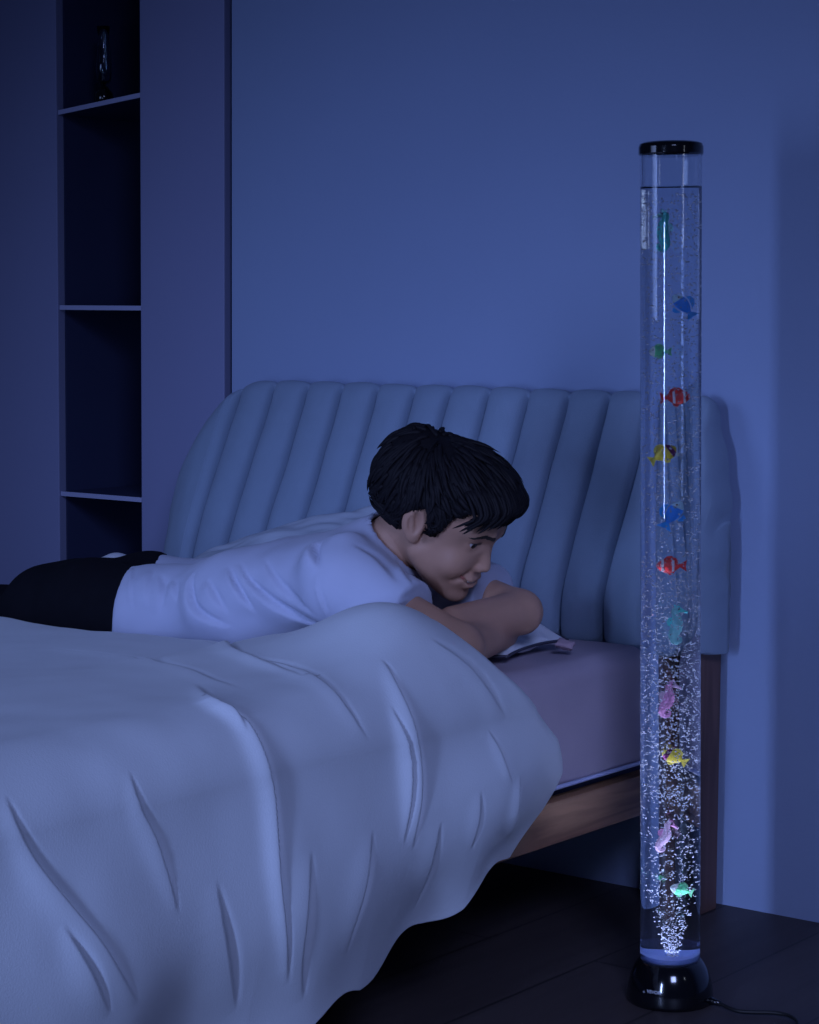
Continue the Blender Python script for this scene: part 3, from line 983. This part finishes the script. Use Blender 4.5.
def build_hair():
    lo, hi, h = (-.115, -.14, -.09), (.115, .135, .14), .0026
    P = grid_points(lo, hi, h)
    f = sdf_ell(P, HC, HR)
    f = smin(f, sdf_ell(P, (0, .030, .066), (.060, .066, .040)), .03); f = smin(f, sdf_ell(P, (0, -.080, .015), (.056, .044, .068)), .03)
    hl = hairline(P[..., 1], P[..., 0]).astype(np.float32)
    f = smax(f, (hl - P[..., 2]) * .7, .006)
    inner = sdf_ell(P, (0, -.004, .028), (.066, .086, .064))
    f = smax(f, -inner, .004)
    V, Q = surface_nets(f, lo, h)
    V = (V * HS) @ HM.T + HO
    q = Q
    # locks
    LV = []; LF = []
    loc = [head_l(p) for p in V]
    cap = bvh_of(loc, q)
    crown = Vector((.01, -.055, .095)).normalized()
    r_ = random.Random(5)
    n = 0
    while n < 1300:
        d = Vector((r_.gauss(0, 1), r_.gauss(0, 1), r_.gauss(0, 1))).normalized()
        hit, sn, _, _ = cap.ray_cast(Vector(HC) + d * .25, -d)
        if hit is None: continue
        p = hit
        if p.z < float(hairline(p.y, p.x)) + .006 or sn.dot(d) < .2: continue
        flow = d - crown * d.dot(crown)
        g = Vector((0, 0, -1)) * .35 + Vector((0, .45, 0)) * max(0, d.z)
        flow = (flow.normalized() if flow.length > 1e-4 else Vector((0, 1, 0))) + g
        ln = r_.uniform(.032, .058); seg = 6
        pts = []; pos = p.copy(); lift = r_.uniform(.0003, .0050) + (.004 if r_.random() < .12 else 0)
        curl = Vector((r_.gauss(0, .28), r_.gauss(0, .28), r_.gauss(0, .28)))
        for k in range(seg + 1):
            nr, sn, _, _ = cap.find_nearest(pos)
            pts.append(nr + sn * (lift * (k / seg) ** .8))
            fl = flow + curl * (k / seg); fl = (fl - sn * fl.dot(sn)).normalized()
            pos = nr + fl * ln / seg
            low = float(hairline(pos.y, pos.x))
            margin = .012 if pos.y > .05 else (.010 if pos.y < -.04 else .002)
            if pos.z < low - margin: break
        if len(pts) < 4: continue
        r0 = r_.uniform(.0022, .0042)
        m_ = len(pts)
        rad = [r0 * (.55 + .45 * sin(pi * min(1, .25 + .75 * k / (m_ - 1)))) * (1 - (k / (m_ - 1)) ** 3 * .93) for k in range(m_)]
        v, fc = tube_geo([head_w(p) for p in pts], rad, 6)
        o = len(LV); LV += v; LF += [tuple(a + o for a in g2) for g2 in fc]; n += 1
    # fringe locks over the forehead
    for k in range(120):
        u = k / 119; x = -.062 + .124 * u + r_.uniform(-.007, .007)
        y0 = .088 - 6.5 * x * x; z0 = .097 - 5 * x * x
        ln = r_.uniform(.55, 1.15)
        sw = .026 * r_.uniform(-.6, 1)
        a = Vector((x, y0 - .022, z0 + .003)); b = Vector((x + sw * .4, y0 + .011, z0 - .016)); c = Vector((x + sw * .8, y0 + .0135 - 2.2 * x * x, z0 - .016 - .020 * ln)); e = Vector((x + sw * 1.2, y0 + .008 - 3 * x * x, z0 - .016 - .036 * ln))
        pts = [Vector(p) for p in polyline([a, b, c, e], 3)]
        r0 = r_.uniform(.0022, .0042); m_ = len(pts)
        rad = [r0 * (1 - (i / (m_ - 1)) ** 2.5 * .93) for i in range(m_)]
        v, fc = tube_geo([head_w(p) for p in pts], rad, 6)
        o = len(LV); LV += v; LF += [tuple(a2 + o for a2 in g2) for g2 in fc]
    nv = len(V)
    allV = [tuple(x) for x in V] + [tuple(x) for x in LV]
    allF = [tuple(int(i) for i in x) for x in q] + [tuple(i + nv for i in x) for x in LF]
    obj('hair', allV, allF, M['hair'], boy)


build_hair()


# t-shirt
def build_shirt():
    lo, hi, h = (-2.60, 2.26, .36), (-1.70, 2.72, .70), .0042
    G = grid_points(lo, hi, h)
    f = None
    for (a, b, r1, r2) in LIMBS_SHIRT:
        d = sdf_cone(G, a, b, r1 + .009, r2 + .010); f = d if f is None else smin(f, d, .045)
    for (a, b, r1, r2) in SLEEVES:
        e = np.array(a) + (np.array(b) - np.array(a)) * .85
        s_ = sdf_cone(G, a, tuple(e), r1 + .010, r2 + .014)
        ax = (np.array(b) - np.array(a)); ax = ax / np.linalg.norm(ax)
        cut = np.array(a) + ax * (.112 if a is SHR else .122)
        nrm_ = ax + np.array((0, 0, .15)); nrm_ /= np.linalg.norm(nrm_)
        s_ = smax(s_, (G - cut.astype(np.float32)) @ nrm_.astype(np.float32), .004)
        f = smin(f, s_, .03)
    nd = SKULL - C7; nd = nd / np.linalg.norm(nd)
    # stand-up of the collar and the neck opening
    f = smin(f, sdf_cone(G, tuple(C7 - nd * .01), tuple(C7 + nd * .036), .056, .055), .03)
    neck = sdf_cone(G, tuple(C7 + nd * .036), tuple(SKULL + nd * .09), .050, .068)
    f = smax(f, -neck, .004)
    hp = np.array(on_y(121, 595, 2.38)); hn = np.array((.86, .48, -.10)); hn /= np.linalg.norm(hn)
    f = smax(f, -((G - hp.astype(np.float32)) @ hn.astype(np.float32)), .003)          # hem
    V, Q = surface_nets(f, lo, h)
    o = fast_obj('t_shirt', V, Q, M['shirt'], boy)
    me = o.data; V = get_co(me); Nn = vert_normals(me)
    bvh = bvh_of(V, Q)
    inv = boy.matrix_world.inverted()
    disp = np.zeros(len(V))
    for pts, dp, wd, rg, sd in [
        ([(196, 570), (189, 585), (193, 608), (212, 622), (232, 628)], .007, .005, .7, 1),
        ([(228, 567), (232, 582), (244, 600), (257, 613)], .006, .0045, .7, 1),
        ([(238, 563), (248, 583), (270, 602), (300, 618), (330, 628)], .007, .005, .7, 1),
        ([(262, 560), (280, 590), (318, 618)], .004, .006, .5, -1),
        ([(322, 540), (314, 548), (313, 558), (318, 570)], .008, .005, .8, 1),
        ([(318, 570), (317, 588), (324, 608), (334, 626)], .002, .003, .2, 1),
        ([(330, 536), (345, 536), (362, 534)], .005, .005, .6, 1),
        ([(133, 566), (131, 590), (133, 622)], .002, .003, .2, 1),
        ([(158, 575), (160, 595), (157, 615)], .003, .007, .7, 1),
        ([(172, 580), (176, 605)], .003, .006, .7, -1),
        ([(150, 568), (146, 590), (148, 610)], .002, .006, .7, -1),
        ([(205, 580), (214, 600), (228, 615)], .004, .006, .6, -1),
        ([(350, 545), (372, 560), (395, 585)], .003, .010, .6, 1),
        ([(392, 552), (402, 572), (416, 590)], .0025, .004, .3, 1),
        ([(386, 604), (404, 600), (420, 596)], .0015, .003, .2, 1),
    ]:
        line = on_mesh(bvh, polyline(pts, 3))
        if len(line) > 2: disp += crease(V, Nn, line, dp * 2.0, wd * .9, rg, 1)
    for i in range(len(V)):
        v = V[i]; disp[i] += .0020 * noise.noise(Vector((v[0] * 26, v[1] * 18, v[2] * 18)))
    disp = np.maximum(disp, -.0065)
    set_co(me, V + Nn * disp[:, None])
    return o


build_shirt()


def build_trousers():
    lo, hi, h = (-3.02, 2.28, .06), (-2.26, 2.70, .62), .0062
    G = grid_points(lo, hi, h); f = None
    for (a, b, r1, r2) in HIPS + LIMBS_SHIRT[4:6]:
        d = sdf_cone(G, a, b, r1 + .008, r2 + .012); f = d if f is None else smin(f, d, .03)
    f = smin(f, sdf_ell(G, (-2.530, 2.46, .489), (.078, .085, .066)), .012)
    hn = np.array((.86, .48, -.10), np.float32); hn /= np.linalg.norm(hn); hp = np.array(on_y(128, 595, 2.38), np.float32)
    f = smax(f, (G - hp) @ hn, .004); f = smax(f, .12 - G[..., 2], .004)
    V, Q = surface_nets(f, lo, h)
    fast_obj('trousers', V, Q, M['trousers'], boy)


build_trousers()

# ================================================================== BUBBLE TUBE LAMP
TX, TY = -1.528, 2.610
LEAN_DEG = -.95
D_T = (Vector((TX, TY, .6)) - EYE).dot(FWD)
lamp = thing('bubble_tube_lamp', 'tall clear bubble tube lamp with black cap and base standing beside the bed', 'lamp', (TX, TY, 0))
BASE = [(.052, .0), (.0585, .001), (.0598, .006), (.0596, .012), (.0580, .024), (.0550, .036), (.0510, .046), (.0470, .053), (.0440, .0565), (.0425, .058), (.0300, .058)]
Vx, Fx = lathe_geo(BASE, 96, (TX, TY, 0)); obj('base', Vx, Fx, M['black'], lamp)
TR = .0413
ZB, ZT_ = .0585, 1.162
Vx, Fx = lathe_geo([(TR, ZB), (TR, ZT_), (TR - .003, ZT_), (TR - .003, ZB), (TR, ZB)], 128, (TX, TY, 0), False, True)
obj('acrylic_tube', Vx, Fx, M['acrylic'], lamp)
ZW = 1.118
Vx, Fx = lathe_geo([(.0005, ZB + .001), (TR - .0022, ZB + .001), (TR - .0022, ZW - .001), (TR - .004, ZW), (.0005, ZW)], 128, (TX, TY, 0), True, True); obj('water', Vx, Fx, M['water'], lamp)
Vx, Fx = lathe_geo([(TR + .0008, ZT_ - .003), (TR + .0022, ZT_ - .001), (TR + .0022, ZT_ + .008), (TR + .0005, ZT_ + .0125), (TR - .004, ZT_ + .0145), (.006, ZT_ + .015)], 96, (TX, TY, 0), True, True)
obj('cap', Vx, Fx, M['black'], lamp)
ring = mat('led_ring_plastic', (.35, .45, .9), .3)
Vx, Fx = lathe_geo([(.012, ZB + .0012), (.036, ZB + .0012), (.0375, ZB + .004), (.036, ZB + .008), (.033, ZB + .008), (.030, ZB + .004), (.012, ZB + .003)], 96, (TX, TY, 0))
obj('led_ring', Vx, Fx, ring, lamp)
ld = bpy.data.lights.new('lamp_led', 'AREA'); ld.shape = 'DISK'; ld.size = .066; ld.energy = 2.0; ld.color = (.50, .58, 1); ld.spread = radians(16)
lo_ = bpy.data.objects.new('lamp_led', ld); COL.objects.link(lo_); lo_.location = (TX, TY, ZB + .012); lo_.rotation_euler = (pi, 0, 0)

# maker's name on the base
cu_ = bpy.data.curves.new('lettering', 'FONT'); cu_.body = 'VEVOR'; cu_.size = .0058; cu_.align_x = 'CENTER'; cu_.extrude = .0002; cu_.offset = .00012
to = bpy.data.objects.new('lettering_tmp', cu_); COL.objects.link(to)
me = bpy.data.meshes.new_from_object(to.evaluated_get(bpy.context.evaluated_depsgraph_get())); bpy.data.objects.remove(to)
face_az = math.atan2(-TY, -TX)


def on_base(az0, x, z, out):
    r = float(np.interp(z, [p[1] for p in BASE[1:10]], [p[0] for p in BASE[1:10]])) + .0003 + out
    a = az0 + x / r
    return (TX + r * cos(a), TY + r * sin(a), z)


az = face_az - math.asin(.0215 / .056)
for v in me.vertices: v.co = on_base(az, v.co.x * 1.12, .0245 + v.co.y, v.co.z)
me.materials.append(M['letter'])
o = bpy.data.objects.new('lettering', me); COL.objects.link(o); o.parent = lamp; o.matrix_parent_inverse = lamp.matrix_world.inverted()
# small star-shaped mark before the name
V = []; Fc = []
for k in range(8):
    a = k * pi / 4; r = .0024 if k % 2 == 0 else .0007
    V.append(on_base(az, -.0150 + r * cos(a), .0245 + r * sin(a), .0002))
V.append(on_base(az, -.0150, .0245, .0003))
obj('power_mark', V, [(k, (k + 1) % 8, 8) for k in range(8)], M['letter'], lamp)

# power cord on the floor
pts = [(TX + .052, TY + .012, .006), (-1.452, 2.617, .006), (-1.419, 2.611, .0035), (-1.378, 2.633, .0035), (-1.350, 2.630, .0035), (-1.325, 2.60, .0035), (-1.30, 2.53, .0035), (-1.22, 2.45, .0035), (-1.05, 2.5, .0035)]
tube_obj('power_cord', polyline(pts, 6), .0028, M['cord'], lamp, 8)
tube_obj('cord_grip', [(TX + .054, TY + .012, .007), (TX + .062, TY + .010, .0065), (TX + .075, TY + .008, .006)], [.0055, .005, .0035], M['black'], lamp, 10)

# bubbles: nobody could count them
def bubbles():
    ico = bmesh.new(); bmesh.ops.create_icosphere(ico, subdivisions=1, radius=1)
    iv = np.array([v.co for v in ico.verts]); itf = np.array([[v.index for v in f.verts] for f in ico.faces]); ico.free()
    Vs = []; Fs = []; k = 0
    def add(x, y, z, r, st=1):
        nonlocal k
        Vs.append(iv * np.array((r, r, r * st)) + np.array((TX + x, TY + y, z))); Fs.append(itf + k * len(iv)); k += 1
    n = 0
    while n < 1900:                                     # the dense plume over the pump
        z = .066 + .55 * random.random() ** 1.35
        rr_ = min(.0335, .006 + .27 * (z - .066))
        a = random.random() * 2 * pi; q = rr_ * sqrt(random.random())
        add(.003 * (1 - q / .035) + q * cos(a), q * sin(a), z, random.uniform(.0006, .0014), random.uniform(.75, 1)); n += 1
    while n < 6000:                                     # fine bubbles all the way up
        z = .28 + .83 * random.random()
        a = random.random() * 2 * pi; q = .0350 * random.random() ** .42
        add(q * cos(a), q * sin(a), z, random.uniform(.0007, .0014), random.uniform(.6, 1.3)); n += 1
    return np.concatenate(Vs), np.concatenate(Fs)


Vq, Fq = bubbles()
bo = fast_obj('bubbles', Vq, Fq, M['bubble'], lamp); bo['kind'] = 'stuff'


# the lamp leans very slightly
LEAN = Matrix.Translation(Vector((TX, TY, 0))) @ Matrix.Rotation(radians(LEAN_DEG), 4, FWD) @ Matrix.Translation(Vector((-TX, -TY, 0)))
lamp.matrix_world = LEAN @ lamp.matrix_world
lo_.matrix_world = LEAN @ Matrix.Translation(lo_.location) @ Matrix.Rotation(pi, 4, 'X')


# ------------------------------------------------------------------ the plastic fish in the tube
def plastic(name, c1, c2=None, band=None):
    m = bpy.data.materials.new(name); m.use_nodes = True
    N = m.node_tree.nodes; L = m.node_tree.links; b = N['Principled BSDF']
    b.inputs['Roughness'].default_value = .35; b.inputs['Base Color'].default_value = (*c1, 1)
    if c2:
        tc = N.new('ShaderNodeTexCoord'); sp = N.new('ShaderNodeSeparateXYZ'); L.new(tc.outputs['Object'], sp.inputs[0])
        rp = N.new('ShaderNodeValToRGB'); rp.color_ramp.interpolation = 'CONSTANT'
        mr = N.new('ShaderNodeMapRange'); mr.inputs[1].default_value = -.02; mr.inputs[2].default_value = .02
        L.new(sp.outputs['X'], mr.inputs[0]); L.new(mr.outputs[0], rp.inputs[0])
        els = rp.color_ramp.elements; els[0].position = 0; els[0].color = (*c1, 1)
        els[1].position = band[0][0]; els[1].color = (*c2, 1)
        e = els.new(band[0][1]); e.color = (*c1, 1)
        for (a, z) in band[1:]:
            e = els.new(a); e.color = (*c2, 1); e = els.new(z); e.color = (*c1, 1)
        L.new(rp.outputs[0], b.inputs['Base Color'])
    return m


PW = plastic('white_plastic', (.9, .9, .9)); PK = plastic('black_plastic', (.01, .01, .01))
P_RED = plastic('red_banded_plastic', (.80, .035, .03), (.9, .85, .85), [(.42, .49), (.72, .79)])
P_YEL = plastic('yellow_banded_plastic', (.80, .62, .05), (.16, .02, .09), [(.70, .84)])
P_BLU = plastic('blue_plastic', (.05, .32, .95), (.55, .80, .90), [(.72, 1.0)])
P_GRN = plastic('green_plastic', (.14, .70, .30), (.80, .90, .82), [(.70, 1.0)])
P_TEA = plastic('teal_plastic', (.12, .78, .70)); P_TEA2 = plastic('pale_teal_plastic', (.30, .72, .70))
P_PNK = plastic('pink_plastic', (.85, .35, .60)); P_PNK2 = plastic('pale_pink_plastic', (.88, .60, .74))
P_RFIN = plastic('red_fin', (.75, .03, .03)); P_YFIN = plastic('yellow_fin', (.80, .66, .10)); P_BFIN = plastic('blue_fin', (.03, .35, .85)); P_GFIN = plastic('green_fin', (.20, .60, .30))


def AXIS(z):
    return LEAN @ Vector((TX, TY, z))


def fish_root(name, label, px, py, group):
    off = (px - 671) * D_T / F_PX / 1.33
    p = AXIS((D_T * (FWD + RT * ((671 - 409.5) / F_PX) - UP * ((py - 512) / F_PX)) + EYE).z)
    hd = Vector((RT.x, RT.y, 0)).normalized(); tc = Vector((-TX, -TY, 0)).normalized()
    loc = p + hd * off + tc * .012
    return thing(name, label, 'toy fish', loc, group)


CAMX = Matrix.Rotation(_y, 4, 'Z')       # local x = to the right in the photo, y = away from the viewer


def fin_mesh(name, outline, th, m, parent, X):
    n = len(outline)
    V = [X @ Vector((x, -th, z)) for x, z in outline] + [X @ Vector((x, th, z)) for x, z in outline]
    Fc = [tuple(range(n)), tuple(range(2 * n - 1, n - 1, -1))] + [(i, i + n, (i + 1) % n + n, (i + 1) % n) for i in range(n)]
    o = obj(name, V, Fc, m, None, False); o.parent = parent; return o


def make_fish(label, px, py, length, facing, tilt, mb, mf, deep=.36):
    """length in metres, facing +1 right / -1 left, tilt degrees nose up"""
    r = fish_root('toy_fish', label, px, py, 'plastic fish in the bubble tube')
    X = CAMX @ Matrix.Rotation(radians(-tilt) * facing, 4, 'Y') @ Matrix.Scale(facing, 4, (1, 0, 0))
    X = X @ Matrix.Scale(length / .034, 4)
    pf = [(-.0105, .0016), (-.009, .0028), (-.005, .0066), (0, .0092), (.005, .0100), (.010, .0086), (.0135, .0058), (.0158, .0030), (.0168, .0010)]
    V = []; n = 20
    for x, h in pf:
        h *= deep / .36
        for k in range(n):
            a = 2 * pi * k / n; V.append((x, .48 * h * cos(a), h * sin(a)))
    Fc = grid_faces(len(pf), n, False, True) + [tuple(range(n - 1, -1, -1)), tuple((len(pf) - 1) * n + k for k in range(n))]
    o = obj('body', V, Fc, mb, None); o.parent = r; o.matrix_local = X
    I = Matrix.Identity(4)
    for nm, ol in (('tail_fin', [(-.0095, .0018), (-.0135, .0050), (-.0172, .0078), (-.0165, .0030), (-.0160, 0), (-.0165, -.0030), (-.0172, -.0078), (-.0135, -.0050), (-.0095, -.0018)]),
                   ('dorsal_fin', [(.009, .0085), (.005, .0128), (0, .0135), (-.005, .0105), (-.0075, .0055), (-.003, .0070), (.003, .0085)]),
                   ('belly_fin', [(.005, -.0088), (.002, -.0128), (-.002, -.0118), (-.0045, -.0065), (0, -.0080)])):
        f = fin_mesh(nm, ol, .0005, mf, r, I); f.matrix_local = X
    for s in (-1, 1):
        Ve, Fe = lathe_geo([(.0001, -.0017), (.0014, -.0010), (.0018, 0), (.0014, .0010), (.0001, .0017)], 14)
        e = obj('eye', [(.0112 + x * .9, s * .0034 + z * .5, .0022 + y * .9) for x, y, z in Ve], Fe, PW, None); e.parent = r; e.matrix_local = X
        Ve, Fe = lathe_geo([(.0001, -.0012), (.0009, 0), (.0001, .0012)], 12)
        pu = obj('pupil', [(.0116 + x, s * .0041 + z * .5, .0022 + y) for x, y, z in Ve], Fe, PK, e); pu.matrix_parent_inverse = Matrix.Identity(4)
    return r


def make_seahorse(label, px, py, height, facing, tilt, m1, m2):
    r = fish_root('toy_seahorse', label, px, py, 'plastic fish in the bubble tube')
    X = CAMX @ Matrix.Rotation(radians(tilt), 4, 'Y') @ Matrix.Scale(facing, 4, (1, 0, 0)) @ Matrix.Scale(height / .056, 4)
    sp = polyline([(.0005, 0, .0235), (-.0030, 0, .0195), (-.0020, 0, .0130), (.0010, 0, .0050), (.0015, 0, -.0040), (-.0005, 0, -.0130), (-.0010, 0, -.0200), (.0025, 0, -.0255), (.0070, 0, -.0240), (.0078, 0, -.0195), (.0048, 0, -.0180)], 5)
    rb = np.interp(np.linspace(0, 1, len(sp)), [0, .1, .18, .32, .45, .6, .75, .9, 1], [.0030, .0048, .0042, .0066, .0072, .0052, .0034, .0020, .0008])
    rb = [v * (1 + .09 * sin(i * 2.1)) for i, v in enumerate(rb)]
    V, Fc = tube_geo(sp, rb, 14); V = [Vector((v.x, v.y * .75, v.z)) for v in V]
    o = obj('body', V, Fc, m1, None); o.parent = r; o.matrix_local = X
    V, Fc = tube_geo([(.001, 0, .0215), (.006, 0, .0200), (.0105, 0, .0188), (.0118, 0, .0186)], [.0042, .0024, .0018, .0024], 12)
    o = obj('snout', V, Fc, m2, None); o.parent = r; o.matrix_local = X
    I = Matrix.Identity(4)
    f = fin_mesh('dorsal_fin', [(-.0035, .0100), (-.0095, .0085), (-.0115, .0030), (-.0095, -.0025), (-.0040, -.0045)], .0006, m2, r, I); f.matrix_local = X
    f = fin_mesh('crown', [(-.0035, .0225), (-.0060, .0285), (-.0020, .0265), (.0000, .0300), (.0020, .0260)], .0010, m2, r, I); f.matrix_local = X
    for s in (-1, 1):
        Ve, Fe = lathe_geo([(.0001, -.0014), (.0012, -.0008), (.0015, 0), (.0012, .0008), (.0001, .0014)], 12)
        e = obj('eye', [(.0012 + x, s * .0032 + z * .5, .0222 + y) for x, y, z in Ve], Fe, PK, None); e.parent = r; e.matrix_local = X
    return r


make_seahorse('teal plastic seahorse floating highest in the bubble tube', 663, 232, .055, -1, -4, P_TEA, P_TEA2)
make_fish('blue plastic fish with pale head, the upper of two blue fish in the tube', 685, 306, .038, -1, 52, P_BLU, P_BFIN, .26)
make_fish('green plastic fish facing left just above the upper red fish', 659, 351, .027, -1, 0, P_GRN, P_GFIN)
make_fish('red white-banded plastic fish facing right, the upper red one', 676, 396, .034, 1, 4, P_RED, P_RFIN)
make_fish('yellow plastic fish with dark face between red fish and blue fish in upper tube', 662, 453, .036, 1, 34, P_YEL, P_YFIN)
make_fish('blue plastic fish nose up, the lower of two blue fish in the tube', 673, 513, .042, 1, 62, P_BLU, P_BFIN, .26)
make_fish('red white-banded plastic fish facing left, the lower red one', 672, 564, .034, -1, 0, P_RED, P_RFIN)
make_seahorse('pale teal plastic seahorse midway down the bubble tube', 677, 623, .053, 1, 6, P_TEA2, P_TEA)
make_seahorse('pink plastic seahorse above the lower yellow fish', 668, 698, .052, 1, 14, P_PNK, P_PNK2)
make_fish('yellow plastic fish with dark face low in the tube between two pink seahorses', 676, 758, .032, -1, 30, P_YEL, P_YFIN)
make_seahorse('pink plastic seahorse lowest in the tube above the green fish', 665, 838, .046, 1, 22, P_PNK2, P_PNK)
make_fish('green plastic fish lowest of all, in the bubble plume above the base', 684, 894, .028, -1, 20, P_GRN, P_GFIN)
